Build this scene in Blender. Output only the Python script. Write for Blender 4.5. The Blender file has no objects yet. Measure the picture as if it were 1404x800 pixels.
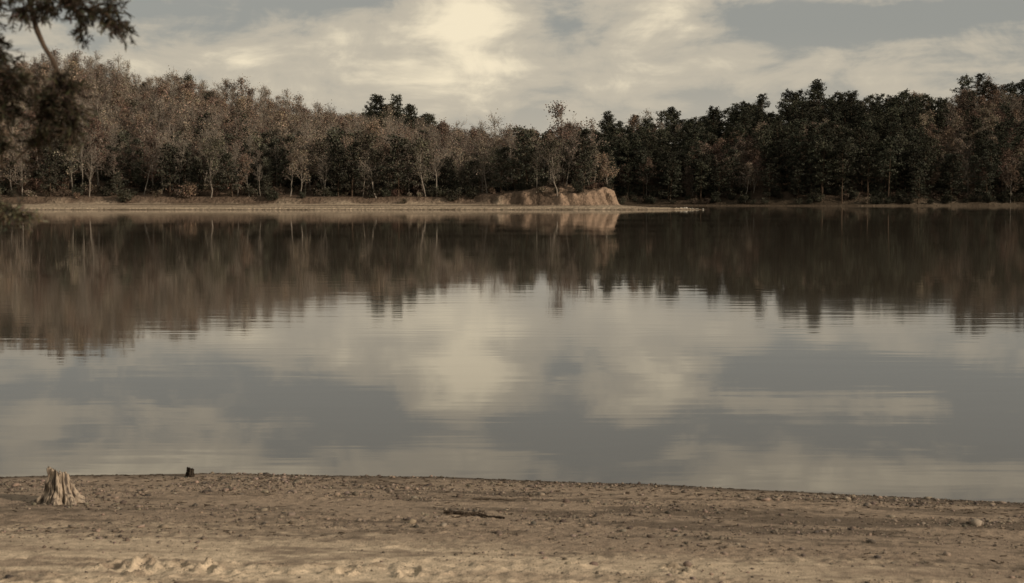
import bpy, math, random
import numpy as np
from mathutils import Vector, Matrix

random.seed(7); np.random.seed(7)
scene = bpy.context.scene
ROOT = scene.collection

# ------------------------------------------------------------------ helpers
_tabs = {}
def vnoise(x, y, seed=0):
    if seed not in _tabs:
        _tabs[seed] = np.random.RandomState(seed + 100).rand(256, 256)
    t = _tabs[seed]
    x = np.asarray(x, float); y = np.asarray(y, float)
    xi = np.floor(x).astype(int); yi = np.floor(y).astype(int)
    fx = x - xi; fy = y - yi
    fx = fx*fx*(3-2*fx); fy = fy*fy*(3-2*fy)
    x0 = xi % 256; x1 = (xi+1) % 256; y0 = yi % 256; y1 = (yi+1) % 256
    return (t[x0, y0]*(1-fx)*(1-fy) + t[x1, y0]*fx*(1-fy) + t[x0, y1]*(1-fx)*fy + t[x1, y1]*fx*fy)
def fbm(x, y, seed=0, octv=5, gain=0.5):
    s = 0; a = 1; n = 0
    for i in range(octv):
        s = s + a*vnoise(x*2**i + 13.7*i, y*2**i + 7.1*i, seed+i); n += a; a *= gain
    return s/n
def sstep(a, b, x):
    t = np.clip((np.asarray(x, float)-a)/(b-a), 0, 1); return t*t*(3-2*t)

def mesh_from(name, V, F, mat=None, smooth=False, col=None, link=True, mats=None, midx=None):
    me = bpy.data.meshes.new(name)
    V = np.asarray(V, dtype=np.float32)
    if isinstance(F, np.ndarray):
        n = F.shape[1]
        me.vertices.add(len(V)); me.vertices.foreach_set("co", V.ravel())
        me.loops.add(F.size); me.loops.foreach_set("vertex_index", F.ravel().astype(np.int32))
        me.polygons.add(len(F))
        me.polygons.foreach_set("loop_start", np.arange(0, F.size, n, dtype=np.int32))
        me.polygons.foreach_set("loop_total", np.full(len(F), n, dtype=np.int32))
        me.update(calc_edges=True)
    else:
        me.from_pydata([tuple(v) for v in V], [], F)
        me.update()
    me.validate()
    if smooth:
        me.polygons.foreach_set("use_smooth", np.ones(len(me.polygons), dtype=bool))
    if col is not None:
        a = me.color_attributes.new("Col", 'FLOAT_COLOR', 'POINT')
        c = np.ones((len(V), 4), dtype=np.float32); c[:, :3] = col
        a.data.foreach_set("color", c.ravel())
    for m in (mats or ([mat] if mat else [])):
        me.materials.append(m)
    if midx is not None:
        me.polygons.foreach_set("material_index", np.asarray(midx, dtype=np.int32))
    ob = bpy.data.objects.new(name, me)
    if link: ROOT.objects.link(ob)
    return ob

def grid(xs, ys, zfun):
    X, Y = np.meshgrid(xs, ys)
    Z = zfun(X, Y)
    V = np.stack([X.ravel(), Y.ravel(), Z.ravel()], 1)
    nx, ny = len(xs), len(ys)
    i = np.arange(ny-1)[:, None]*nx + np.arange(nx-1)[None, :]
    i = i.ravel()
    F = np.stack([i, i+1, i+1+nx, i+nx], 1)
    return V, F, X, Y, Z

def nodes_mat(name):
    m = bpy.data.materials.new(name); m.use_nodes = True
    nt = m.node_tree; nt.nodes.clear()
    out = nt.nodes.new("ShaderNodeOutputMaterial")
    return m, nt, out
def N(nt, typ, **kw):
    n = nt.nodes.new(typ)
    for k, v in kw.items():
        setattr(n, k, v)
    return n
def L(nt, a, b): nt.links.new(a, b)
def mathn(nt, op, a, b=None, c=None):
    n = nt.nodes.new("ShaderNodeMath"); n.operation = op
    for i, v in enumerate((a, b, c)):
        if v is None: continue
        if isinstance(v, (int, float)): n.inputs[i].default_value = v
        else: nt.links.new(v, n.inputs[i])
    return n.outputs[0]
def mixc(nt, fac, a, b, blend='MIX'):
    n = nt.nodes.new("ShaderNodeMix"); n.data_type = 'RGBA'; n.blend_type = blend
    for s, v in ((n.inputs[0], fac), (n.inputs[6], a), (n.inputs[7], b)):
        if isinstance(v, (int, float)): s.default_value = v
        elif isinstance(v, tuple): s.default_value = (*v, 1) if len(v) == 3 else v
        else: nt.links.new(v, s)
    return n.outputs[2]
def ramp(nt, fac, a, b):
    n = nt.nodes.new("ShaderNodeMapRange"); n.interpolation_type = 'SMOOTHSTEP'
    n.inputs[1].default_value = a; n.inputs[2].default_value = b
    nt.links.new(fac, n.inputs[0]); return n.outputs[0]

# ------------------------------------------------------------------ materials
def leaf_material(name, transl=0.0):
    m, nt, out = nodes_mat(name)
    at = N(nt, "ShaderNodeAttribute", attribute_name="Col")
    oi = N(nt, "ShaderNodeObjectInfo")
    hs = N(nt, "ShaderNodeHueSaturation"); hs.inputs["Saturation"].default_value = .9
    L(nt, at.outputs["Color"], hs.inputs["Color"])
    L(nt, mathn(nt, 'MULTIPLY_ADD', oi.outputs["Random"], 0.03, 0.483), hs.inputs["Hue"])
    L(nt, mathn(nt, 'MULTIPLY_ADD', oi.outputs["Random"], 0.7, 0.75), hs.inputs["Value"])
    d = N(nt, "ShaderNodeBsdfDiffuse"); L(nt, hs.outputs[0], d.inputs[0])
    if transl > 0:
        t = N(nt, "ShaderNodeBsdfTranslucent"); L(nt, hs.outputs[0], t.inputs[0])
        mx = N(nt, "ShaderNodeMixShader"); mx.inputs[0].default_value = transl
        L(nt, d.outputs[0], mx.inputs[1]); L(nt, t.outputs[0], mx.inputs[2]); L(nt, mx.outputs[0], out.inputs[0])
    else: L(nt, d.outputs[0], out.inputs[0])
    return m
def bark_material(name, c1, c2, scale=6.0, bump=True):
    m, nt, out = nodes_mat(name)
    tc = N(nt, "ShaderNodeTexCoord"); mp = N(nt, "ShaderNodeMapping")
    mp.inputs["Scale"].default_value = (scale, scale, scale*0.15)
    L(nt, tc.outputs["Object"], mp.inputs[0])
    no = N(nt, "ShaderNodeTexNoise"); no.inputs["Detail"].default_value = 6 if bump else 1
    L(nt, mp.outputs[0], no.inputs["Vector"])
    c = mixc(nt, ramp(nt, no.outputs[0], 0.35, 0.65), c1, c2)
    p = N(nt, "ShaderNodeBsdfDiffuse")
    L(nt, c, p.inputs["Color"])
    if bump:
        b = N(nt, "ShaderNodeBump"); b.inputs["Strength"].default_value = 0.6; b.inputs["Distance"].default_value = 0.02
        L(nt, no.outputs[0], b.inputs["Height"]); L(nt, b.outputs[0], p.inputs["Normal"])
    L(nt, p.outputs[0], out.inputs[0])
    return m
M_LEAF = leaf_material("foliage")
M_NEEDLE = leaf_material("needles", .25)
M_BARK_G = bark_material("bark_grey", (0.17, 0.145, 0.12), (0.33, 0.285, 0.235), bump=False)
M_BARK_F = bark_material("bark_pine", (0.05, 0.036, 0.026), (0.12, 0.085, 0.06), bump=False)
M_BARK_B = bark_material("bark_brown", (0.04, 0.03, 0.022), (0.10, 0.072, 0.052))

# ------------------------------------------------------------------ tree builder
class Builder:
    def __init__(s): s.V = []; s.F = []; s.M = []; s.C = []; s.n = 0
    def tube(s, pts, rads, sides=4, col=(0.2, 0.16, 0.13)):
        pts = np.asarray(pts, float); n = len(pts)
        ang = np.arange(sides)/sides*2*np.pi
        tang = np.gradient(pts, axis=0)
        V = np.zeros((n*sides, 3))
        for i in range(n):
            t = tang[i]/(np.linalg.norm(tang[i])+1e-9)
            up = np.array([0, 0, 1.0]) if abs(t[2]) < 0.9 else np.array([1.0, 0, 0])
            a = np.cross(t, up); a /= np.linalg.norm(a); b = np.cross(t, a)
            V[i*sides:(i+1)*sides] = pts[i] + rads[i]*(np.cos(ang)[:, None]*a + np.sin(ang)[:, None]*b)
        F = []
        for i in range(n-1):
            for j in range(sides):
                k = (j+1) % sides
                F.append((i*sides+j, i*sides+k, (i+1)*sides+k, (i+1)*sides+j))
        s.V.append(V); s.F.append(np.array(F)+s.n); s.M.append(np.zeros(len(F), int))
        s.C.append(np.tile(np.array(col, float), (len(V), 1))); s.n += len(V)
    def quads(s, cen, size, cols, rs, aspect=1.0, dirs=None, sizejit=0.4, flat=0.0):
        n = len(cen)
        if n == 0: return
        a = rs.normal(size=(n, 3)) if dirs is None else dirs
        a = a/np.linalg.norm(a, axis=1, keepdims=True)
        b = rs.normal(size=(n, 3)); b[:, 2] *= (1-flat)
        b = np.cross(a, b); b /= (np.linalg.norm(b, axis=1, keepdims=True)+1e-9)
        sz = size*(1+sizejit*rs.uniform(-1, 1, n))[:, None]*0.5
        a = a*sz; b = b*sz*aspect
        V = np.stack([cen-a-b*0.6, cen+a*0.4-b, cen+a+b*0.6, cen-a*0.4+b], 1).reshape(-1, 3)
        F = np.arange(4*n).reshape(n, 4)+s.n
        s.V.append(V); s.F.append(F); s.M.append(np.ones(n, int))
        s.C.append(np.repeat(cols, 4, axis=0)); s.n += 4*n
    def make(s, name, mats, link=False):
        V = np.concatenate(s.V); F = np.concatenate(s.F); M = np.concatenate(s.M); C = np.concatenate(s.C)
        return mesh_from(name, V, F.astype(int), col=C, link=link, mats=mats, midx=M)

def leafcols(n, base, rs, var=0.35, cen=None, clump=1.6, seed=0):
    base = np.array(base)
    k = 1+var*rs.uniform(-1, 1, (n, 1))
    if cen is not None:
        cl = vnoise(cen[:, 0]/clump+cen[:, 2]/clump+50, cen[:, 1]/clump+cen[:, 2]*0.7/clump+50, seed)[:, None]
        k = k*(0.6+0.8*cl)
    hue = 1+0.10*rs.uniform(-1, 1, (n, 3))
    return base*k*hue

def hardwood(name, seed, H=17, spread=4.2, leaves=1200, lsize=0.3, col=(0.15, 0.09, 0.055), bark=None, crown0=0.32, rad=0.18):
    rs = np.random.RandomState(seed); B = Builder()
    n = 9; t = np.linspace(0, 1, n)
    lean = rs.normal(0, 0.6, 2)
    wob = np.cumsum(rs.normal(0, 0.18, (n, 2)), axis=0)
    trunk = np.stack([lean[0]*t*1.5+wob[:, 0], lean[1]*t*1.5+wob[:, 1], t*H*0.93], 1); trunk[0, 2] = -0.6
    B.tube(trunk, rad*(1-0.88*t)+0.01, 5)
    def trk(u): return np.array([np.interp(u, t, trunk[:, k]) for k in range(3)])
    anchors = []
    nl = 16; lop = rs.uniform(0, 6.28)
    for i in range(nl):
        u = crown0+(0.97-crown0)*(i+rs.rand()*0.8)/nl
        p = trk(u); az = i*2.4+rs.normal(0, 0.5)
        q = (u-crown0)/(1-crown0)
        ln = spread*(0.55+0.75*math.sin(math.pi*min(1, q*0.75+0.22)))*rs.uniform(0.55, 1.2)*(1-0.45*q)*(1+.28*math.cos(az-lop))
        el = math.radians(rs.uniform(28, 58)+22*q)
        d = np.array([math.cos(az)*math.cos(el), math.sin(az)*math.cos(el), math.sin(el)])
        pts = [p]; dd = d.copy()
        for k in range(4):
            dd = dd+rs.normal(0, 0.16, 3)+np.array([0, 0, 0.07]); dd /= np.linalg.norm(dd)
            pts.append(pts[-1]+dd*ln/4)
        pts = np.array(pts); r0 = rad*0.42*(1-0.6*q)
        B.tube(pts, np.linspace(r0, 0.022, 5), 4)
        for j in range(6):
            w = rs.uniform(0.25, 1.0); s0 = np.array([np.interp(w*4, range(5), pts[:, k]) for k in range(3)])
            d2 = dd+rs.normal(0, 0.6, 3)+np.array([0, 0, 0.25]); d2 /= np.linalg.norm(d2)
            l2 = ln*rs.uniform(0.28, 0.5)
            mid = s0+d2*l2*0.5+rs.normal(0, 0.08, 3); e = s0+d2*l2+np.array([0, 0, 0.15])
            B.tube([s0, mid, e], [0.036, 0.026, 0.014], 3)
            anchors += [mid, e]
            for k in range(3):
                s1 = s0+(e-s0)*rs.uniform(0.3, 1); d3 = d2+rs.normal(0, 0.6, 3); d3 /= np.linalg.norm(d3)
                e3 = s1+d3*rs.uniform(0.5, 1.2); B.tube([s1, e3], [0.018, 0.009], 3); anchors.append(e3)
    A = np.array(anchors)
    keep = vnoise(A[:, 0]*0.5+A[:, 2]*0.4+31, A[:, 1]*0.5+A[:, 2]*0.3+77, seed)
    w = sstep(0.25, 0.7, keep)+0.08; w /= w.sum()
    idx = rs.choice(len(A), leaves, p=w)
    cen = A[idx]+rs.normal(0, 0.42, (leaves, 3))
    B.quads(cen, lsize, leafcols(leaves, col, rs, cen=cen, seed=seed), rs)
    return B.make(name, [bark or M_BARK_G, M_LEAF])

def pine(name, seed, H=20, spread=3.2, col=(0.034, 0.045, 0.022), crown0=0.38, dens=1.0, rad=0.2):
    rs = np.random.RandomState(seed); B = Builder()
    t = np.linspace(0, 1, 7)
    trunk = np.stack([np.cumsum(rs.normal(0, 0.12, 7)), np.cumsum(rs.normal(0, 0.12, 7)), t*H*.95], 1); trunk[0, 2] = -0.6
    B.tube(trunk, rad*(1-0.85*t)+0.01, 5)
    def trk(u): return np.array([np.interp(u, t, trunk[:, k]) for k in range(3)])
    C = []
    nb = 44
    for i in range(nb):
        q = (i+rs.rand())/nb; u = crown0+(1-crown0)*q
        if rs.rand() < 0.12: continue
        p = trk(u); az = i*2.4+rs.normal(0, 0.5)
        ln = spread*math.sqrt(max(0.05, 1-(abs(q-.38)/.68)**2))*rs.uniform(0.55, 1.15)
        el = math.radians(-5+48*q+rs.uniform(-8, 14))
        d = np.array([math.cos(az)*math.cos(el), math.sin(az)*math.cos(el), math.sin(el)])
        e = p+d*ln+np.array([0, 0, ln*0.12]); mid = p+d*ln*0.5
        B.tube([p, mid, e], [0.05, 0.035, 0.015], 3, )
        for k in range(int(4+ln)):
            w = rs.uniform(0.35, 1.05); c = p+(e-p)*w+rs.normal(0, 0.25*ln/2.5, 3)*np.array([1, 1, 0.6])
            m = int(10*dens)
            C.append(c+rs.normal(0, 1, (m, 3))*np.array([0.36, 0.36, 0.24]))
    cen = np.concatenate(C)
    B.quads(cen, 0.40, leafcols(len(cen), col, rs, cen=cen, seed=seed, clump=1.2), rs, aspect=0.8)
    return B.make(name, [M_BARK_F, M_LEAF])

def bush(name, seed, R=1.6, H=2.4, n=900, col=(0.05, 0.05, 0.03)):
    rs = np.random.RandomState(seed); B = Builder()
    A = []
    for i in range(12):
        az = rs.uniform(0, 6.28); e = np.array([math.cos(az)*R*rs.uniform(.2, 1), math.sin(az)*R*rs.uniform(.2, 1), H*rs.uniform(.35, 1)])
        m = e*0.5+rs.normal(0, .1, 3); B.tube([(0, 0, -0.3), m, e], [.05, .03, .012], 3); A += [m, e, (m+e)/2, e*0.8]
        for k in range(3):
            f = e*rs.uniform(.5, 1)+rs.normal(0, .45, 3); f[2] = abs(f[2]); B.tube([e*0.6, f], [.02, .008], 3); A.append(f)
    A = np.array(A); cen = A[rs.randint(0, len(A), n)]+rs.normal(0, .3, (n, 3)); cen[:, 2] = np.abs(cen[:, 2])
    B.quads(cen, 0.26, leafcols(n, col, rs, cen=cen, seed=seed, clump=.8), rs)
    return B.make(name, [M_BARK_F, M_LEAF])

def collection_of(name, obs):
    c = bpy.data.collections.new(name)
    for i, o in enumerate(obs):
        c.objects.link(o)
    return c

RUST = (0.190, 0.130, 0.090); TAN = (0.225, 0.178, 0.130); BRN = (0.168, 0.126, 0.092); OLV = (0.10, 0.090, 0.062)  # leaf colours lifted slightly to stand in for haze in the air
hw = [
 hardwood("a_tree", 1, 17, 4.3, 1150, 0.31, RUST),
 hardwood("b_tree", 2, 16, 4.0, 950, 0.30, BRN),
 hardwood("c_tree", 3, 18, 4.0, 600, 0.28, TAN),
 hardwood("d_tree", 4, 17, 4.2, 130, 0.25, TAN),
 hardwood("e_tree", 5, 16, 3.8, 350, 0.27, BRN),
 hardwood("f_tree", 6, 14, 4.0, 1600, 0.32, RUST, crown0=.2),
 hardwood("g_tree", 8, 15, 4.2, 1600, 0.32, OLV, crown0=.2),
 hardwood("h_tree", 9, 18, 4.0, 800, 0.30, (0.21, 0.148, 0.105)),
 pine("i_tree", 10, 17, 3.0, col=(0.062, 0.061, 0.043)),
 pine("j_tree", 11, 14, 3.3, col=(0.068, 0.065, 0.047), crown0=0.15),
 hardwood("k_tree", 15, 19, 3.6, 200, 0.27, (.17, .14, .11), crown0=.45),
 hardwood("l_tree", 16, 13, 3.8, 650, 0.29, TAN, crown0=.25),
]
C_HW = collection_of("hardwood_kinds", hw)
pn = [  # right-shore trees coloured dark to stand in for shade on that forest
 pine("a_pine", 21, 20, 3.4, col=(0.057, 0.057, 0.039)),
 pine("b_pine", 22, 22, 3.6, col=(0.050, 0.051, 0.036)),
 pine("c_pine", 23, 19, 3.4, col=(0.065, 0.063, 0.043), crown0=0.3),
 pine("d_pine", 24, 17, 3.8, col=(0.050, 0.050, 0.036), crown0=0.12),
 hardwood("e_pine", 25, 17, 4.3, 1700, 0.31, (0.165, 0.110, 0.077)),
 hardwood("f_pine", 26, 16, 4.2, 1500, 0.31, (0.155, 0.120, 0.085)),
 hardwood("g_pine", 27, 17, 4.4, 600, 0.28, (0.135, 0.108, 0.078)),
]
C_PN = collection_of("pine_kinds", pn)
bs = [
 bush("a_bush", 41, 1.7, 2.4, 650, (0.055, 0.051, 0.036)),
 bush("b_bush", 42, 2.2, 3.4, 950, (0.048, 0.048, 0.034)),
 bush("c_bush", 43, 1.5, 2.0, 500, (0.11, 0.082, 0.058)),
 bush("d_bush", 44, 1.2, 1.4, 350, (0.19, 0.155, 0.11)),
 bush("e_bush", 45, 1.8, 2.9, 650, (0.15, 0.097, 0.067)),
]
C_BS = collection_of("bush_kinds", bs)

def scatter(name, pts, idx, rot, scl, coll):
    me = bpy.data.meshes.new(name); pts = np.asarray(pts, np.float32)
    me.vertices.add(len(pts)); me.vertices.foreach_set("co", pts.ravel())
    a = me.attributes.new("idx", 'INT', 'POINT'); a.data.foreach_set("value", np.asarray(idx, np.int32))
    a = me.attributes.new("rot", 'FLOAT_VECTOR', 'POINT'); a.data.foreach_set("vector", np.asarray(rot, np.float32).ravel())
    a = me.attributes.new("scl", 'FLOAT_VECTOR', 'POINT'); a.data.foreach_set("vector", np.asarray(scl, np.float32).ravel())
    ob = bpy.data.objects.new(name, me); ROOT.objects.link(ob)
    ng = bpy.data.node_groups.new(name+"_scatter", "GeometryNodeTree")
    ng.interface.new_socket("Geometry", in_out='INPUT', socket_type='NodeSocketGeometry')
    ng.interface.new_socket("Geometry", in_out='OUTPUT', socket_type='NodeSocketGeometry')
    gi = ng.nodes.new("NodeGroupInput"); go = ng.nodes.new("NodeGroupOutput")
    ci = ng.nodes.new("GeometryNodeCollectionInfo"); ci.inputs["Collection"].default_value = coll
    ci.inputs["Separate Children"].default_value = True; ci.inputs["Reset Children"].default_value = True
    ip = ng.nodes.new("GeometryNodeInstanceOnPoints"); ip.inputs["Pick Instance"].default_value = True
    def attr(n, t):
        x = ng.nodes.new("GeometryNodeInputNamedAttribute"); x.data_type = t; x.inputs["Name"].default_value = n
        return x.outputs["Attribute"]
    ng.links.new(gi.outputs[0], ip.inputs["Points"]); ng.links.new(ci.outputs[0], ip.inputs["Instance"])
    ng.links.new(attr("idx", 'INT'), ip.inputs["Instance Index"])
    ng.links.new(attr("rot", 'FLOAT_VECTOR'), ip.inputs["Rotation"])
    ng.links.new(attr("scl", 'FLOAT_VECTOR'), ip.inputs["Scale"])
    ng.links.new(ip.outputs[0], go.inputs[0])
    md = ob.modifiers.new("scatter", 'NODES'); md.node_group = ng
    return ob

# ------------------------------------------------------------------ far terrain
def Yl(x): return 268+2.0*(fbm(x/22+40, x*0+3, 5, 3)-0.5)+ 0.0*x
def Yr(x): return 402+16*sstep(95, 30, x)+6*(fbm(x/30+9, x*0+1, 6, 3)-0.5) - 150*sstep(175, 260, x)
def xe(y): return 24-0.20*np.clip(y-285, 0, 400)+2.5*(fbm(y/9, y*0+5, 8, 3)-0.5)
def bank0(x): return 12.5-5.0*sstep(-8, 6, x)
def terrain(x, y):
    x = np.asarray(x, float); y = np.asarray(y, float)
    nz = fbm(x/26+5, y/26+5, 3, 5)-0.5; n2 = fbm(x/3+5, y/3+5, 12, 4)-0.5; n4 = fbm(x/7+15, y/7+5, 14, 3)-0.5
    gul = fbm((x+.5*y)*.8+3, (x+.5*y)*0+y*.1, 19, 3)-.5
    da = y-Yl(x); db = (xe(y)-x)*1.1+4.5
    d = np.minimum(da, db)-1.2*np.exp(-((da-db)/3.5)**2)
    ridge = np.interp(x, [-400, -144, -113, -82, -54, -29, 0, 25], [29, 27.0, 27.6, 21.8, 16.0, 11.5, 7.0, 5])
    bl = sstep(-16, 14, x)
    prof = np.interp(d, [-60, -8, 0, 1.0, 13, 15], [-6, -1.2, 0, 0.38, 1.15, 1.6])
    e0 = bank0(x)+2.6*n2+3.6*n4+1.8*gul*bl
    step = (0.9+2.0*bl+3.0*n4*bl+1.6*n2*bl)*sstep(e0, e0+1.9, d)
    t = np.clip((y-284)/116, 0, 1.4)
    zl = prof+step+np.where(d > 10, (ridge-2.5)*(t**0.85)*sstep(10, 24, d), 0)+nz*3.0*sstep(14, 50, d)
    q = ((x-24)/13.5)**2+((y-(271.5+0.05*(x-24)))/3.0)**2
    spit = 0.5*(1-q); zl = np.maximum(zl, np.where(q < 3, spit, -9))
    dr = y-Yr(x)
    rr = np.interp(x, [-40, 0, 63, 93, 123, 150, 173, 260, 400], [10, 12, 16, 21, 20, 23.5, 26, 31, 34])
    tr = np.clip((dr-4)/76, 0, 1.4)
    zr = np.interp(dr, [-60, -8, 0, 1, 8], [-6, -1.2, 0, 0.25, 0.9])+rr*tr**0.85+nz*5*sstep(6, 40, dr)
    z = np.maximum(zl, zr)
    return np.where(z > -3.9, z, -4)+0.10*n2, d, dr
def axis(segs):
    out = []
    for a, b, s in segs: out.append(np.arange(a, b, s))
    return np.concatenate(out+[[segs[-1][1]]])
xs = axis([(-1600, -200, 60), (-200, -120, 3), (-120, -26, 1.0), (-26, 40, 0.3), (40, 160, 1.5), (160, 300, 5), (300, 1600, 60)])
ys = axis([(120, 255, 15), (255, 266, 1.5), (266, 292, 0.3), (292, 340, 1.5), (340, 395, 3), (395, 425, 1.0), (425, 520, 4), (520, 2000, 60)])
tmp = {}
def tz(X, Y):
    z, d, dr = terrain(X, Y); tmp['d'] = d; tmp['dr'] = dr; return z
V, F, X, Y, Z = grid(xs, ys, tz)
gx, gy = np.gradient(Z, ys, xs); slope = np.sqrt(gx**2+gy**2)
n1 = fbm(X/5, Y/5, 30, 5); n3 = fbm(X/1.2, Y/0.8, 31, 3)
litter = np.stack([0.09+0.09*n1, 0.066+0.065*n1, 0.048+0.05*n1], -1)
sand = np.array([0.38, 0.305, 0.225])*(0.7+0.6*n3)[..., None]
wet = np.array([0.12, 0.09, 0.065])
strat = fbm(X/6, Z*3.2, 35, 3)
clay = np.array([0.30, 0.215, 0.155])*(0.25+0.8*n3+.65*strat)[..., None]
soil = np.array([0.10, 0.077, 0.056])*(0.7+0.6*n3)[..., None]
d, dr = tmp['d'], tmp['dr']
nearleft = (Y < 395) & (X < 60)
lim = bank0(X)
w = sstep(lim+1.0+5*(n1-.5), lim-1.0+5*(n1-.5), d)
cl = litter*(1-w[..., None])+sand*w[..., None]
bk = sstep(0.30, 0.7, slope)*sstep(-3, 11, X+12*(n1-.5)*2)*(d < 17)*sstep(.36, .52, n1+.5*(n3-.5)+.08*sstep(4, 16, X))
cl = cl*(1-bk[..., None])+clay*bk[..., None]
band = sstep(.50, .64, fbm(X/14, d/1.1+20, 33, 4))*0.75*w
cl = cl*(1-band[..., None])+soil*1.3*band[..., None]
wr = sstep(7, 5, dr)*sstep(85, 100, X)*sstep(.4, .5, n1); wr2 = sstep(9, 6, dr)
cr = litter*0.7; cr = cr*(1-wr2[..., None])+soil*.7*wr2[..., None]; cr = cr*(1-wr[..., None]*0.5)+sand*0.5*wr[..., None]*0.5  # right-shore ground colours darkened, shade of the forest painted in
col = np.where(nearleft[..., None], cl, cr)
ww = sstep(0.14, 0.02, Z); col = col*(1-ww[..., None])+wet*ww[..., None]

m, nt, out = nodes_mat("hill_ground")
at = N(nt, "ShaderNodeAttribute", attribute_name="Col"); tc = N(nt, "ShaderNodeTexCoord")
no = N(nt, "ShaderNodeTexNoise"); no.inputs["Scale"].default_value = 1.5; no.inputs["Detail"].default_value = 6
L(nt, tc.outputs["Object"], no.inputs["Vector"])
c = mixc(nt, 1.0, at.outputs["Color"], mixc(nt, no.outputs[0], (0.5, 0.5, 0.5), (1.4, 1.38, 1.35)), 'MULTIPLY')
p = N(nt, "ShaderNodeBsdfDiffuse")
L(nt, c, p.inputs["Color"])
b = N(nt, "ShaderNodeBump"); b.inputs["Strength"].default_value = 1; b.inputs["Distance"].default_value = 0.6
L(nt, no.outputs[0], b.inputs["Height"]); L(nt, b.outputs[0], p.inputs["Normal"]); L(nt, p.outputs[0], out.inputs[0])
hills = mesh_from("hills", V, F, m, smooth=True, col=col.reshape(-1, 3))

# ------------------------------------------------------------------ forests
def place(x0, x1, y0, y1, sp, rs, keep):
    gx = np.arange(x0, x1, sp); gy = np.arange(y0, y1, sp)
    X, Y = np.meshgrid(gx, gy); X = X.ravel()+rs.uniform(-.6, .6, X.size)*sp; Y = Y.ravel()+rs.uniform(-.6, .6, Y.size)*sp
    z, d, dr = terrain(X, Y); k = keep(X, Y, z, d, dr)
    return X[k], Y[k], z[k], d[k], dr[k]
rs = np.random.RandomState(5)
x, y, z, d, dr = place(-160, 26, 274, 416, 3.75, rs, lambda X, Y, z, d, dr: (d > bank0(X)+1.4) & (z > 2.0))
n = len(x)
kn = fbm(x/18+3, y/18+8, 60, 3); ks = fbm(x/11+33, y/11+8, 64, 3)
probs = np.array([.12, .11, .12, .17, .14, .03, .02, .09, .010, .005, .13, .04])
idx = rs.choice(12, n, p=probs/probs.sum())
idx = np.where((kn > 0.60) & (rs.rand(n) < 0.40), rs.choice([9, 9, 6], n), idx)
idx = np.where((d < 24) & (rs.rand(n) < 0.18), rs.choice([9, 6, 9, 9], n), idx)
idx = np.where((x > -60) & (y < 330) & (rs.rand(n) < 0.25), rs.choice([9, 6, 9], n), idx)
s = rs.uniform(0.46, 0.82, n)*(.68+.62*ks)
s = s*np.where(d < 26, rs.uniform(.8, 1.25, n), 1)*(1-.13*sstep(-70, -15, x))
rot = np.stack([rs.normal(0, .05, n), rs.normal(0, .05, n), rs.uniform(0, 6.28, n)], 1)
scatter("hardwood_forest", np.stack([x, y, z], 1), idx, rot, np.stack([s*1.1, s*1.1, s], 1), C_HW)
x, y, z, d, dr = place(-45, 215, 285, 500, 4.7, rs, lambda X, Y, z, d, dr: (dr > 3.5) & (z > .5) & ((Y > 400) | (X > 165)) & (dr < 86) & ~((Y < 432) & (X < 0)))
n = len(x); kn = fbm(x/22+31, y/22+8, 61, 3); ks = fbm(x/12+33, y/12+8, 65, 3)
brown = (kn > 0.57) | ((x > 125) & (kn > 0.44))
idx = np.where(brown, rs.choice(7, n, p=[.06, .05, .06, .08, .28, .27, .2]), rs.choice(7, n, p=[.29, .27, .2, .16, .02, .04, .02]))
idx = np.where((dr < 16) & (rs.rand(n) < .6), 3, idx)
s = rs.uniform(0.54, 0.86, n)*(.78+.42*ks)*(1-.12*sstep(40, 0, x))
rot = np.stack([rs.normal(0, .04, n), rs.normal(0, .04, n), rs.uniform(0, 6.28, n)], 1)
scatter("pine_forest", np.stack([x, y, z], 1), idx, rot, np.stack([s*1.25, s*1.25, s], 1), C_PN)
x, y, z, d, dr = place(-160, 26, 272, 325, 2.6, rs, lambda X, Y, z, d, dr: ((d > bank0(X)+1.0) & (rs.rand(X.size) < np.where(d < 26, .65, .25)) | (X > -25) & (X < 21) & (d > bank0(X)-1.4) & (rs.rand(X.size) < .50-.22*sstep(-4, 12, X))) & (z > 1.1))
x2, y2, z2, d2, dr2 = place(-20, 205, 285, 450, 2.9, rs, lambda X, Y, z, d, dr: (dr > 3.0) & (dr < 16) & (z > 0.3) & ((Y > 395) | (X > 165)) & (rs.rand(X.size) < .8))
n = len(x)+len(x2); X = np.concatenate([x, x2]); Y = np.concatenate([y, y2]); Zc = np.concatenate([z, z2])
idx = rs.choice(5, n, p=[.25, .23, .24, .12, .16]); idx[len(x):] = rs.choice([0, 1, 1, 2], len(x2))
s = rs.uniform(.4, 1.05, n); s = np.where((X > -5) & (Y < 330), s*.65, s)
rot = np.stack([0*s, 0*s, rs.uniform(0, 6.28, n)], 1)
scatter("shoreline_bushes", np.stack([X, Y, Zc], 1), idx, rot, np.stack([s, s, s], 1), C_BS)

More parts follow.
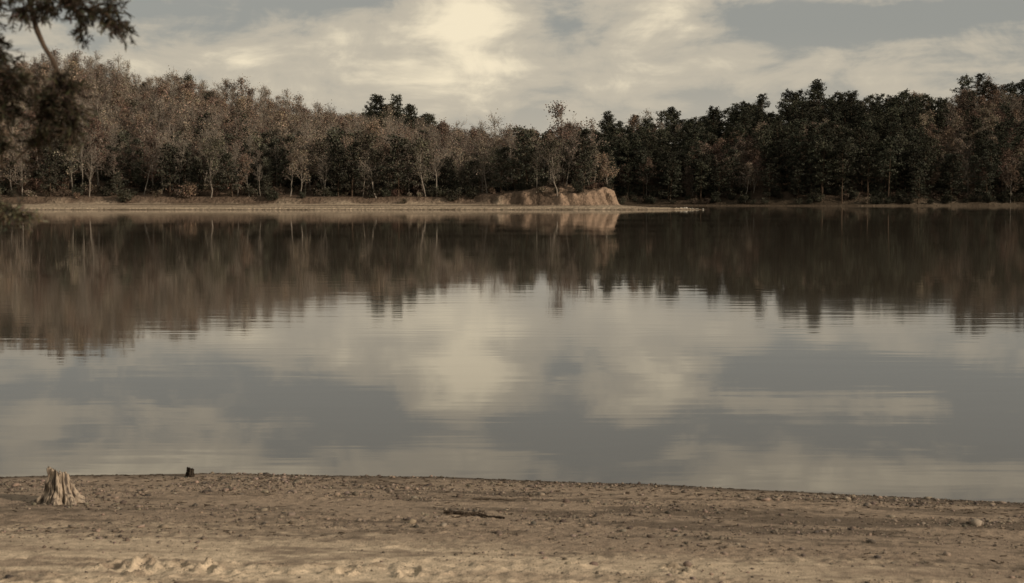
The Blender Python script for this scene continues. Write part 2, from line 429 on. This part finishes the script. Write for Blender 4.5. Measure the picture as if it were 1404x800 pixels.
# ------------------------------------------------------------------ beach
SL = 0.05
def Ys(x):
    return np.interp(x, [-60, -12, -4, -2.3, -0.6, 1.1, 2.67, 3.67, 8, 60], [7.5, 10.8, 11.14, 11.27, 11.12, 10.83, 10.42, 10.17, 9.0, -8]) + 0.05*(fbm(x*2.2+9, x*0, 70, 4)-.5)
foot = [(-2.20, 7.72, .3), (-2.02, 7.64, -.2), (-1.84, 7.74, .5), (-1.66, 7.66, .1), (-2.05, 7.80, .2), (-.9, 7.62, .2), (-.55, 7.55, -.2), (.9, 7.7, .3)]
def beach(x, y):
    d = Ys(x)-y
    z = np.where(d > 0, SL*d, 0.10*d)
    z = np.where(d < -40, -4, np.maximum(z, -4.0))
    z = z+0.012*sstep(0.0, 0.12, d)-0.012*sstep(.3, .9, d)
    k = sstep(-.1, .5, d)
    z = z+k*(0.045*(fbm(x/1.7+3, y/0.9+2, 71, 4)-.5)+0.008*(fbm(x*4, y*6, 74, 4)-.5))
    rough = sstep(.50, .66, fbm(x*.6+3, (y+.05*x)*2.2, 76, 4))
    low = 1.2*sstep(8.05, 7.8, y)*sstep(.42, .55, fbm(x*1.2+3, y*3, 77, 3))
    nn = fbm(x*16, y*16, 78, 4)-.5; n5 = fbm(x*38, y*38, 84, 2)-.5
    z = z+k*((0.003+0.006*rough+.026*low)*nn+(.003+.011*rough+.006*low)*n5+.035*(rough*.5+low)*np.maximum(nn-.14, 0))
    z = z+k*0.005*np.sin((d+.35*fbm(x*.5, y*.5, 79, 3))*7)*sstep(.2, .6, d)*sstep(2.6, 1.2, d)
    for fx, fy, a in foot:
        ca, sa = math.cos(a), math.sin(a); u = (x-fx)*ca+(y-fy)*sa; v = -(x-fx)*sa+(y-fy)*ca
        q = (u/.045)**2+(v/.08)**2
        z = z-0.022*np.exp(-q**2)+0.018*np.exp(-(np.sqrt(q)-1.45)**2*9)*(2.0*vnoise(x*45, y*45, 83)**2)
    return z
bx = axis([(-400, -60, 20), (-60, -10, 2), (-10, -4.8, .2), (-4.8, 4.8, .015), (4.8, 10, .2), (10, 60, 2), (60, 400, 20)])
by = axis([(-400, -40, 20), (-40, 0, 2), (0, 6.8, .15), (6.8, 11.7, .0125), (11.7, 16, .25), (16, 120, 6)])
V, F, X, Y, Z = grid(bx, by, beach)
d = Ys(X)-Y
Yw = Y+.06*X
a1 = fbm(X*.40+2, Yw*2.4+4, 90, 5)[..., None]; a2 = fbm(X*3, Y*6, 92, 5)[..., None]; a3 = fbm(X*26, Y*26, 93, 3)[..., None]
a4 = fbm(X*.9+7, Yw*8+4, 97, 4)[..., None]; a5 = fbm(X*9, Yw*16, 99, 4)[..., None]
dry = np.array([0.56, 0.45, 0.325]); mid = np.array([0.285, 0.218, 0.160]); drk = np.array([0.11, 0.084, 0.062])
t = sstep(1.8, 3.2, d+3.0*(a1[..., 0]-.5)+1.4*(a4[..., 0]-.5)-.10*(X+1))[..., None]
c = mid*(1-t)+dry*t
dk = (sstep(.47, .59, a1[..., 0]*.3+a4[..., 0]*.35+a2[..., 0]*.15+a5[..., 0]*.2)*.85)[..., None]
c = c*(1-dk)+drk*dk*(1.1+1.0*t)
c = c*(0.60+.80*a3)
wz = sstep(.30, .03, d+.2*(a2[..., 0]-.5))[..., None]; c = c*(1-wz)+np.array([.085, .065, .048])*wz
m, nt, out = nodes_mat("sand")
at = N(nt, "ShaderNodeAttribute", attribute_name="Col"); tc = N(nt, "ShaderNodeTexCoord")
no = N(nt, "ShaderNodeTexNoise"); no.inputs["Scale"].default_value = 90; no.inputs["Detail"].default_value = 5
L(nt, tc.outputs["Object"], no.inputs["Vector"])
vo = N(nt, "ShaderNodeTexVoronoi"); vo.inputs["Scale"].default_value = 55; L(nt, tc.outputs["Object"], vo.inputs["Vector"])
spk = ramp(nt, vo.outputs["Distance"], 0.28, 0.16)
sepc = N(nt, "ShaderNodeSeparateColor"); L(nt, vo.outputs["Color"], sepc.inputs[0])
sel = mathn(nt, 'MULTIPLY', spk, ramp(nt, sepc.outputs[0], .50, .62))
cc = mixc(nt, 1.0, at.outputs["Color"], mixc(nt, no.outputs[0], (0.55, 0.55, 0.55), (1.45, 1.43, 1.4)), 'MULTIPLY')
cc = mixc(nt, sel, cc, mixc(nt, sepc.outputs[1], (0.07, 0.052, 0.04), (0.30, 0.25, 0.20)))
p = N(nt, "ShaderNodeBsdfPrincipled"); p.inputs["Roughness"].default_value = 0.93; p.inputs["Specular IOR Level"].default_value = 0.15
L(nt, cc, p.inputs["Base Color"])
b = N(nt, "ShaderNodeBump"); b.inputs["Strength"].default_value = 0.9; b.inputs["Distance"].default_value = 0.008
L(nt, mathn(nt, 'ADD', no.outputs[0], mathn(nt, 'MULTIPLY', sel, .8)), b.inputs["Height"]); L(nt, b.outputs[0], p.inputs["Normal"]); L(nt, p.outputs[0], out.inputs[0])
mesh_from("sandy_beach", V, F, m, smooth=True, col=c.reshape(-1, 3))

# ------------------------------------------------------------------ water
m, nt, out = nodes_mat("lake_water")
tc = N(nt, "ShaderNodeTexCoord")
def wn(sx, sy, det, seedoff, dist=0.0):
    mp = N(nt, "ShaderNodeMapping"); mp.inputs["Scale"].default_value = (sx, sy, 1); mp.inputs["Location"].default_value = (seedoff, seedoff*.7, 0)
    L(nt, tc.outputs["Object"], mp.inputs[0])
    n_ = N(nt, "ShaderNodeTexNoise"); n_.inputs["Scale"].default_value = 1; n_.inputs["Detail"].default_value = det; n_.inputs["Distortion"].default_value = dist
    L(nt, mp.outputs[0], n_.inputs["Vector"]); return n_.outputs[0]
patch = ramp(nt, wn(.02, .07, 3, 5), .40, .62)
h = mathn(nt, 'MULTIPLY', wn(.30, 1.3, 1, 1, .4), 0.0014)
h = mathn(nt, 'ADD', h, mathn(nt, 'MULTIPLY', mathn(nt, 'MULTIPLY', wn(.8, 4.0, 1, 2, .3), 0.0011), mathn(nt, 'MULTIPLY_ADD', patch, .8, .25)))
p = N(nt, "ShaderNodeBsdfPrincipled"); p.inputs["Base Color"].default_value = (0.082, 0.067, 0.050, 1)
p.inputs["IOR"].default_value = 1.42; p.inputs["Specular IOR Level"].default_value = 0.5
L(nt, mathn(nt, 'MULTIPLY_ADD', patch, .022, .02), p.inputs["Roughness"])
b = N(nt, "ShaderNodeBump"); b.inputs["Strength"].default_value = 1; b.inputs["Distance"].default_value = 1
L(nt, h, b.inputs["Height"]); L(nt, b.outputs[0], p.inputs["Normal"]); L(nt, p.outputs[0], out.inputs[0])
mesh_from("lake_water", [(-1600, -60, 0), (1600, -60, 0), (1600, 1900, 0), (-1600, 1900, 0)], [(0, 1, 2, 3)], m)

# ------------------------------------------------------------------ gravel (one object)
def pebbles(name, pts, sizes, mat, cols, flat=.6):
    import bmesh
    bm = bmesh.new(); bmesh.ops.create_icosphere(bm, subdivisions=1, radius=1)
    bv = np.array([v.co[:] for v in bm.verts]); bf = np.array([[v.index for v in f.verts] for f in bm.faces]); bm.free()
    n = len(pts); rs = np.random.RandomState(3)
    sc = rs.uniform(.6, 1.3, (n, 1, 3)); sc[:, :, 2] *= flat
    W = bv[None]*(1+.22*rs.normal(size=(n, len(bv), 1)))*sc*sizes[:, None, None]
    a = rs.uniform(0, 6.28, n); ca, sa = np.cos(a)[:, None], np.sin(a)[:, None]
    Wx = W[:, :, 0]*ca-W[:, :, 1]*sa; Wy = W[:, :, 0]*sa+W[:, :, 1]*ca
    W = np.stack([Wx, Wy, W[:, :, 2]], -1)+pts[:, None, :]
    Fx = (bf[None]+(np.arange(n)*len(bv))[:, None, None]).reshape(-1, 3)
    return mesh_from(name, W.reshape(-1, 3), Fx, mat, col=np.repeat(cols, len(bv), axis=0))
def stone_mat(name):
    m, nt, out = nodes_mat(name)
    at = N(nt, "ShaderNodeAttribute", attribute_name="Col"); tc = N(nt, "ShaderNodeTexCoord")
    no = N(nt, "ShaderNodeTexNoise"); no.inputs["Scale"].default_value = 60; L(nt, tc.outputs["Object"], no.inputs["Vector"])
    c = mixc(nt, 1.0, at.outputs["Color"], mixc(nt, no.outputs[0], (.6, .6, .6), (1.4, 1.4, 1.4)), 'MULTIPLY')
    p = N(nt, "ShaderNodeBsdfPrincipled"); p.inputs["Roughness"].default_value = .85; L(nt, c, p.inputs["Base Color"]); L(nt, p.outputs[0], out.inputs[0]); return m
M_ST = stone_mat("stone")
n = 26000
px = rs.uniform(-5, 5, n); dd = np.abs(rs.gamma(1.9, .85, n)); dd[:6000] = rs.uniform(.02, .7, 6000); py = Ys(px)-dd
k = (py > 6.6); px, py = px[k], py[k]; n = len(px)
cl = fbm(px*1.0, (py+.06*px)*4, 95, 3); k = cl+rs.uniform(-.12, .12, n) > .50; px, py = px[k], py[k]; n = len(px)
sz = np.clip(rs.lognormal(math.log(.0056), .6, n), .003, .028)
pc = np.array([.17, .13, .097])*rs.uniform(.3, 1.7, (n, 1))*rs.uniform(.93, 1.07, (n, 3))
pebbles("gravel", np.stack([px, py, beach(px, py)+sz*.15], 1), sz, M_ST, pc)
n = 26; sx = rs.normal(33.8, 1.3, n); sy = rs.normal(271.8, .4, n); sz = rs.uniform(.10, .28, n)
pebbles("shore_rocks", np.stack([sx, sy, terrain(sx, sy)[0]+sz*.2], 1), sz, M_ST, np.array([.42, .38, .32])*rs.uniform(.7, 1.2, (n, 1)))
sx = np.array([3.06, 3.1]); sy = np.array([9.25, 9.27])
pebbles("beach_stone", np.stack([sx, sy, beach(sx, sy)+.012], 1), np.array([.040, .018]), M_ST, np.array([[.3, .24, .18], [.2, .16, .12]]), 1.1)

# ------------------------------------------------------------------ stump
def stump(name, cx, cy, Hh, Rb, Rt, seed, mat, lobes=5, lean=(0, 0), nA=240, nH=70, jag=.3, root=0.0):
    rs = np.random.RandomState(seed)
    th = np.arange(nA)/nA*2*np.pi; ph = rs.uniform(0, 6.28, 6)
    lob = (.5+.5*np.cos(lobes*th+ph[0]+.9*np.sin(th+ph[1])))**1.5*(.7+.45*np.sin(2*th+ph[2]))
    groove = vnoise(np.cos(th)*3.5+20, np.sin(th)*3.5+20, 5)-.5; g2 = vnoise(np.cos(th)*18+40, np.sin(th)*18+40, 6)-.5
    spl = vnoise(np.cos(th)*4+9, np.sin(th)*4+9, seed+1)
    topz = 1-jag*(.5+.5*np.cos(th-.2))**1.2*.9-.18*np.abs(spl-.45)-.10*vnoise(np.cos(th)*14+9, np.sin(th)*14+9, seed+2)
    def rl(a, w): return np.exp(-((np.angle(np.exp(1j*(th-a))))/w)**2)
    rt = rl(-.30, .24)+.8*rl(-1.0, .2)+.5*rl(-2.3, .22)+.6*rl(3.3, .25)+.6*rl(1.2, .3)+.45*rl(-1.65, .15)
    crack = rl(-1.38, .06)+.7*rl(-2.0, .05)+.8*rl(-.65, .07)+.5*rl(-2.7, .06)
    V = []
    z0 = float(beach(np.array([cx]), np.array([cy]))[0])
    for i in range(nH):
        t = i/(nH-1); hz = t**1.15
        base = Rt+(Rb-Rt)*(np.clip(1-hz, 0, 1)**1.5)
        kn_ = vnoise(np.cos(th)*3+hz*4+60, np.sin(th)*3+hz*5+60, 7)-.5
        r = base*(1+.22*lob*np.exp(-hz*2.2)+.40*groove+.10*g2+.30*kn_-.34*crack*(.3+.7*math.sin(math.pi*min(1, hz*1.15))))+root*rt*np.exp(-hz*5.5)
        twist = th+.35*hz
        V.append(np.stack([cx+r*np.cos(twist)+lean[0]*hz*Hh, cy+r*np.sin(twist)*.9+lean[1]*hz*Hh, z0-.025+(Hh+.025)*hz*topz], 1))
    for j in range(1, 9):
        t = j/8; q = V[nH-1].copy(); ctr = np.array([cx+lean[0]*Hh, cy+lean[1]*Hh, 0])
        q[:, :2] = ctr[:2]+(q[:, :2]-ctr[:2])*(1-t*.97); q[:, 2] += (z0+Hh*.74-q[:, 2])*t**.6
        V.append(q)
    n = len(V); V = np.concatenate(V)
    i = (np.arange(n-1)[:, None]*nA); j = np.arange(nA)[None]; k = (j+1) % nA
    F = np.stack([i+j, i+k, i+nA+k, i+nA+j], -1).reshape(-1, 4)
    return mesh_from(name, V, F, mat, smooth=True)
m, nt, out = nodes_mat("weathered_wood")
tc = N(nt, "ShaderNodeTexCoord"); mp = N(nt, "ShaderNodeMapping"); mp.inputs["Scale"].default_value = (45, 45, 8); L(nt, tc.outputs["Object"], mp.inputs[0])
no = N(nt, "ShaderNodeTexNoise"); no.inputs["Scale"].default_value = 1; no.inputs["Detail"].default_value = 7; L(nt, mp.outputs[0], no.inputs["Vector"])
c = mixc(nt, ramp(nt, no.outputs[0], .36, .58), (.08, .06, .045), (.38, .30, .22))
p = N(nt, "ShaderNodeBsdfPrincipled"); p.inputs["Roughness"].default_value = .9; L(nt, c, p.inputs["Base Color"])
b = N(nt, "ShaderNodeBump"); b.inputs["Strength"].default_value = 1; b.inputs["Distance"].default_value = .010
L(nt, no.outputs[0], b.inputs["Height"]); L(nt, b.outputs[0], p.inputs["Normal"]); L(nt, p.outputs[0], out.inputs[0])
M_WOOD = m
stump("tree_stump", -3.15, 9.9, .262, .150, .068, 4, M_WOOD, lean=(-.14, 0), root=.11, jag=.24)
M_DK = bark_material("wet_wood", (.02, .017, .014), (.06, .048, .036), 30)
stump("tree_stump", -2.52, 11.0, .085, .040, .026, 9, M_DK, lobes=4, nA=64, nH=16, lean=(.1, 0), jag=.2, root=.01)

def stick(name, pts, r0, r1, mat, forks=()):
    B = Builder(); pts = np.array(pts, float)
    t = np.linspace(0, 1, 22); P = np.stack([np.interp(t, np.linspace(0, 1, len(pts)), pts[:, k]) for k in range(2)], 1)
    rs = np.random.RandomState(len(name)+int(abs(pts[0, 0])*100)); P += np.cumsum(rs.normal(0, .0022, P.shape), 0)
    def put(P, ra, rb, lift):
        z = beach(P[:, 0], P[:, 1]); z = np.maximum(z, np.convolve(np.pad(z, 3, 'edge'), np.ones(7)/7, 'valid')); rr = np.linspace(ra, rb, len(P))*(1+.15*rs.normal(size=len(P)))
        B.tube(np.stack([P[:, 0], P[:, 1], z+rr*.8+lift*np.linspace(0, 1, len(P))], 1), rr, 7)
    put(P, r0, r1, 0)
    for (u, dx, dy, lf) in forks:
        s0 = P[int(u*21)]; q = s0+np.linspace(0, 1, 9)[:, None]*np.array([dx, dy])+rs.normal(0, .002, (9, 2)); put(q, r1*1.0, r1*.4, lf)
    return B.make(name, [mat, mat], link=True)
M_STK = bark_material("driftwood", (.035, .026, .02), (.10, .076, .056), 40)
stick("driftwood_stick", [(-.46, 9.50), (-.30, 9.44), (-.2, 9.42), (-.04, 9.32)], .013, .008, M_STK, [(.3, .14, .09, .01), (.6, .06, -.1, .0), (.15, -.05, -.06, .0), (.45, -.12, -.12, 0)])
stick("driftwood_stick", [(-.28, 9.98), (-.1, 9.99), (.02, 9.97)], .005, .003, M_STK)
B = Builder(); r2 = np.random.RandomState(12)
n = 1700; tx = r2.uniform(-4.8, 4.8, n); td = r2.choice([.12, .45, .9, 1.5, 2.4], n, p=[.3, .25, .15, .15, .15])+r2.normal(0, .12, n); ty = Ys(tx)-np.abs(td)
for i in range(n):
    if ty[i] < 6.8: continue
    l = r2.uniform(.012, .05); a = r2.normal(0, .7); q = np.array([[tx[i], ty[i]], [tx[i]+l*math.cos(a), ty[i]+l*math.sin(a)]]); zz = beach(q[:, 0], q[:, 1])
    w_ = r2.uniform(.0015, .0035); B.tube(np.stack([q[:, 0], q[:, 1], zz+.003], 1), [w_, w_*.6], 4)
B.make("driftwood_litter", [M_STK, M_STK], link=True)

# ------------------------------------------------------------------ overhanging bald cypress by the camera
B = Builder(); r3 = np.random.RandomState(77)
def poly(pts, n):
    pts = np.array(pts, float); s = np.concatenate([[0], np.cumsum(np.linalg.norm(np.diff(pts, axis=0), axis=1))]); u = np.linspace(0, s[-1], n)
    return np.stack([np.interp(u, s, pts[:, k]) for k in range(3)], 1)
trunk = poly([(-2.95, 4.7, .2), (-2.9, 4.75, 2), (-2.98, 4.7, 4), (-2.9, 4.8, 6), (-2.95, 4.8, 9)], 30)
B.tube(trunk, np.linspace(.17, .03, 30), 12)
needC = []; needD = []; needK = []
def spray(P, r0, r1, dens=1.0, ln=.09, wid=1.0, start=.0, tone=1.0):
    n = len(P); P = P+np.cumsum(r3.normal(0, .003, P.shape), 0); B.tube(P, np.linspace(r0, r1, n), 5)
    L_ = np.linalg.norm(np.diff(P, axis=0), axis=1).sum(); m_ = int(L_/.012*dens)
    ph_ = r3.uniform(0, 6)
    for _ in range(m_):
        u = start+(1-start)*r3.rand()
        if math.sin(u*L_*55+ph_)+math.sin(u*L_*23+ph_*2) < -.4 and r3.rand() < .8: continue
        i = u*(n-1); i0 = min(int(i), n-2); p_ = P[i0]+(P[i0+1]-P[i0])*(i-i0)
        t_ = P[i0+1]-P[i0]; t_ /= np.linalg.norm(t_)
        d_ = t_*.5+r3.normal(0, .55, 3)*wid+np.array([0, 0, -.40]); d_ /= np.linalg.norm(d_); l = ln*r3.uniform(.3, 1.25)
        e = p_+d_*l; B.tube([p_, (p_+e)/2+r3.normal(0, .004, 3), e], [.0016, .0012, .0007], 3)
        q = 16
        w_ = r3.uniform(.2, 1, q)[:, None]; c_ = p_+(e-p_)*w_
        dr_ = d_*.6+r3.normal(0, .55, (q, 3)); dr_ /= np.linalg.norm(dr_, axis=1, keepdims=True)
        needC.append(c_+dr_*.009); needD.append(dr_); needK.append(np.full(q, tone*r3.uniform(.5, 1.6)))
Yb = 4.5
main = poly([(-2.93, 4.7, 2.9), (-2.3, 4.6, 3.15), (-1.8, 4.5, 3.12), (-1.53, Yb, 2.95), (-1.515, Yb, 2.85), (-1.50, Yb, 2.76), (-1.477, Yb, 2.69), (-1.445, Yb, 2.64), (-1.425, Yb, 2.59), (-1.405, Yb, 2.54)], 40)
B.tube(main, np.linspace(.026, .006, 40)*(1+.1*r3.normal(size=40)), 7)
spray(poly([(-1.41, Yb, 2.56), (-1.395, Yb, 2.50), (-1.40, Yb+.02, 2.45), (-1.459, Yb, 2.415), (-1.516, Yb, 2.366), (-1.556, Yb, 2.315)], 24), .007, .003, 1.8, .055)
spray(poly([(-1.43, Yb, 2.60), (-1.40, 4.47, 2.55), (-1.37, 4.45, 2.46), (-1.38, 4.44, 2.39)], 14), .005, .002, 6.0, .085)
spray(poly([(-1.43, Yb, 2.60), (-1.43, 4.47, 2.52), (-1.45, 4.45, 2.42)], 14), .005, .002, 5.0, .08)
spray(poly([(-1.60, Yb, 3.0), (-1.45, Yb, 2.86), (-1.37, Yb, 2.82), (-1.27, 4.48, 2.785), (-1.19, 4.46, 2.735)], 24), .005, .0015, 2.8, .065, start=.3)
spray(poly([(-1.52, Yb, 2.95), (-1.42, 4.55, 2.85), (-1.33, 4.55, 2.80), (-1.27, 4.55, 2.82)], 20), .005, .0015, 2.8, .065, start=.3)
spray(poly([(-1.42, Yb, 2.87), (-1.37, 4.5, 2.78), (-1.345, 4.5, 2.69)], 12), .004, .0015, 2.8, .06)
spray(poly([(-1.30, Yb, 2.80), (-1.27, 4.5, 2.75), (-1.25, 4.5, 2.70)], 12), .003, .0015, 2.6, .05)
spray(poly([(-1.75, Yb, 3.05), (-1.62, 4.45, 2.85), (-1.57, 4.45, 2.78), (-1.50, 4.45, 2.80)], 20), .006, .002, 3.4, .075, start=.3)
spray(poly([(-1.6, Yb, 2.95), (-1.52, 4.5, 2.84), (-1.43, 4.5, 2.80)], 16), .006, .002, 3.2, .065, start=.3)
spray(poly([(-1.9, 4.55, 3.0), (-1.72, Yb, 2.80), (-1.64, Yb, 2.70), (-1.58, Yb, 2.60), (-1.59, Yb, 2.50)], 24), .006, .002, 3.6, .09, start=.3)
spray(poly([(-2.0, 4.55, 2.75), (-1.712, 4.45, 2.60), (-1.574, 4.45, 2.574), (-1.482, 4.45, 2.528), (-1.412, 4.45, 2.459)], 24), .006, .003, 2.2, .06, start=.4)
spray(poly([(-1.9, 4.55, 2.65), (-1.68, 4.45, 2.56), (-1.58, 4.45, 2.48)], 14), .005, .002, 3.6, .085, start=.4)
spray(poly([(-1.9, 4.55, 2.55), (-1.68, 4.45, 2.46), (-1.59, 4.45, 2.38)], 14), .005, .002, 2.6, .075, start=.4)
spray(poly([(-1.48, 4.45, 2.53), (-1.46, 4.45, 2.47), (-1.45, 4.45, 2.40)], 10), .003, .0015, 3.8, .06)
spray(poly([(-1.72, 4.5, 2.62), (-1.63, 4.46, 2.5), (-1.605, 4.46, 2.38), (-1.60, 4.46, 2.26)], 24), .006, .003, 1.2, .05)
spray(poly([(-2.9, 4.7, 2.3), (-2.2, 4.55, 2.33), (-1.8, Yb, 2.25), (-1.62, Yb, 2.205), (-1.52, Yb, 2.175)], 30), .012, .002, 1.4, .05, start=.55, tone=2.6)  # high tone paints a sunlit look into this tuft's needle colour
spray(poly([(-1.8, Yb, 2.25), (-1.64, Yb, 2.185), (-1.53, Yb, 2.160)], 12), .004, .002, 3.0, .055, start=.3, tone=2.6)  # same tuft, sunlight painted in by brighter needle colour
for k in range(46):
    z_ = 3.3+5.4*(k/46); a = k*2.4; l = 1.5*(1-.6*k/46); p0 = np.array([-2.93, 4.75, z_])
    e = p0+np.array([math.cos(a)*l, math.sin(a)*l, .1]); spray(poly([p0, (p0+e)/2+np.array([0, 0, .15]), e+np.array([0, 0, -.15])], 14), .015, .003, .4, .14, start=.25)
C_ = np.concatenate(needC); D_ = np.concatenate(needD); K_ = np.concatenate(needK)[:, None]
B.quads(C_, .025, np.array([.055, .048, .032])*K_*r3.uniform(.8, 1.2, (len(C_), 3)), r3, aspect=.15, dirs=D_)
tree = B.make("cypress_tree", [M_BARK_B, M_NEEDLE], link=True)

# ------------------------------------------------------------------ sky + sun
SUN_EL = math.radians(22); sdir = Vector((1.0, -0.50, 0)).normalized()
sv = Vector((sdir.x*math.cos(SUN_EL), sdir.y*math.cos(SUN_EL), math.sin(SUN_EL)))
ld = bpy.data.lights.new("sun", 'SUN'); ld.energy = 3.3; ld.angle = math.radians(.5); ld.color = (1, .85, .68)
lo = bpy.data.objects.new("sun", ld); ROOT.objects.link(lo); lo.rotation_euler = sv.to_track_quat('Z', 'Y').to_euler(); lo.location = (60, -20, 60)

W = bpy.data.worlds.new("World"); scene.world = W; W.use_nodes = True; nt = W.node_tree; nt.nodes.clear()
out = nt.nodes.new("ShaderNodeOutputWorld"); bg = nt.nodes.new("ShaderNodeBackground"); L(nt, bg.outputs[0], out.inputs[0])
sky = nt.nodes.new("ShaderNodeTexSky"); sky.sky_type = 'NISHITA'; sky.sun_disc = False; sky.sun_elevation = SUN_EL; sky.sun_rotation = math.atan2(sdir.x, sdir.y)
hs = nt.nodes.new("ShaderNodeHueSaturation"); hs.inputs["Saturation"].default_value = .3; L(nt, sky.outputs[0], hs.inputs["Color"])
base = mixc(nt, 1.0, hs.outputs[0], (.70, .65, .56), 'MULTIPLY')
tc = nt.nodes.new("ShaderNodeTexCoord"); sp = nt.nodes.new("ShaderNodeSeparateXYZ"); L(nt, tc.outputs["Generated"], sp.inputs[0])
az = mathn(nt, 'ARCTAN2', sp.outputs[0], sp.outputs[1]); el = mathn(nt, 'ARCSINE', sp.outputs[2])
def cloudnoise(s, v, det, off, dist, rg=.55):
    mp = nt.nodes.new("ShaderNodeMapping"); mp.inputs["Scale"].default_value = (s, s, s*v); mp.inputs["Location"].default_value = (off, off, off)
    L(nt, tc.outputs["Generated"], mp.inputs[0]); n_ = nt.nodes.new("ShaderNodeTexNoise"); n_.inputs["Scale"].default_value = 1; n_.inputs["Detail"].default_value = det
    n_.inputs["Roughness"].default_value = rg; n_.inputs["Distortion"].default_value = dist; L(nt, mp.outputs[0], n_.inputs["Vector"]); return n_.outputs[0]
n_a = cloudnoise(5.5, 3.2, 4, 3.3, .4); n_b = cloudnoise(15, 2.0, 7, 8.1, .5, .62); n_c = cloudnoise(9, 6.5, 4, 1.7, .3)
def blob(a, e, sa, se, w):
    q = mathn(nt, 'ADD', mathn(nt, 'POWER', mathn(nt, 'ABSOLUTE', mathn(nt, 'DIVIDE', mathn(nt, 'SUBTRACT', az, a), sa)), 2.0),
              mathn(nt, 'POWER', mathn(nt, 'ABSOLUTE', mathn(nt, 'DIVIDE', mathn(nt, 'SUBTRACT', el, e), se)), 2.0))
    return mathn(nt, 'MULTIPLY', mathn(nt, 'EXPONENT', mathn(nt, 'MULTIPLY', q, -1.0)), w)
Fld = mathn(nt, 'ADD', mathn(nt, 'MULTIPLY', mathn(nt, 'SUBTRACT', n_a, .5), 1.6), mathn(nt, 'MULTIPLY', mathn(nt, 'SUBTRACT', n_b, .5), 1.9))
Fld = mathn(nt, 'ADD', Fld, mathn(nt, 'MULTIPLY', mathn(nt, 'SUBTRACT', n_c, .5), 1.0))
for bb in [(-.030, .116, .042, .045, .85), (.03, .090, .15, .030, .32), (.110, .118, .045, .020, .60), (-.22, .080, .16, .026, .25), (.25, .088, .16, .016, .30), (.20, .140, .10, .008, .50),
           (-.25, .190, .20, .025, .55), (.24, .190, .12, .025, .45), (-.20, .132, .10, .018, -.45), (.27, .118, .12, .014, -.25), (.0, .165, .30, .014, -.35), (-.1, .235, .3, .03, .3)]:
    Fld = mathn(nt, 'ADD', Fld, blob(*bb))
K = 1/0.1
mA = ramp(nt, Fld, -.14, .36); mB = ramp(nt, Fld, .32, 1.1)
haze = ramp(nt, el, .12, .02)
c0 = mixc(nt, .8, base, (.315*K, .32*K, .297*K))
c0 = mixc(nt, mathn(nt, 'MULTIPLY', haze, .8), c0, (.53*K, .475*K, .38*K))
c1 = mixc(nt, mathn(nt, 'MULTIPLY', mA, .85), c0, (.555*K, .495*K, .39*K))
c2 = mixc(nt, mB, c1, (.90*K, .785*K, .575*K))
L(nt, c2, bg.inputs[0]); bg.inputs[1].default_value = .1

# ------------------------------------------------------------------ camera
cd = bpy.data.cameras.new("camera"); cd.lens = 50; cd.sensor_width = 36; cd.clip_start = .1; cd.clip_end = 5000
cam = bpy.data.objects.new("camera", cd); ROOT.objects.link(cam)
cam.location = (0, 0, 2.2); cam.rotation_euler = (math.radians(90)-math.atan(128/1950), 0, 0)
cd.dof.use_dof = True; cd.dof.focus_distance = 30; cd.dof.aperture_fstop = 5
scene.camera = cam
scene.view_settings.view_transform = 'Standard'; scene.view_settings.look = 'None'; scene.view_settings.exposure = 0; scene.view_settings.gamma = 1
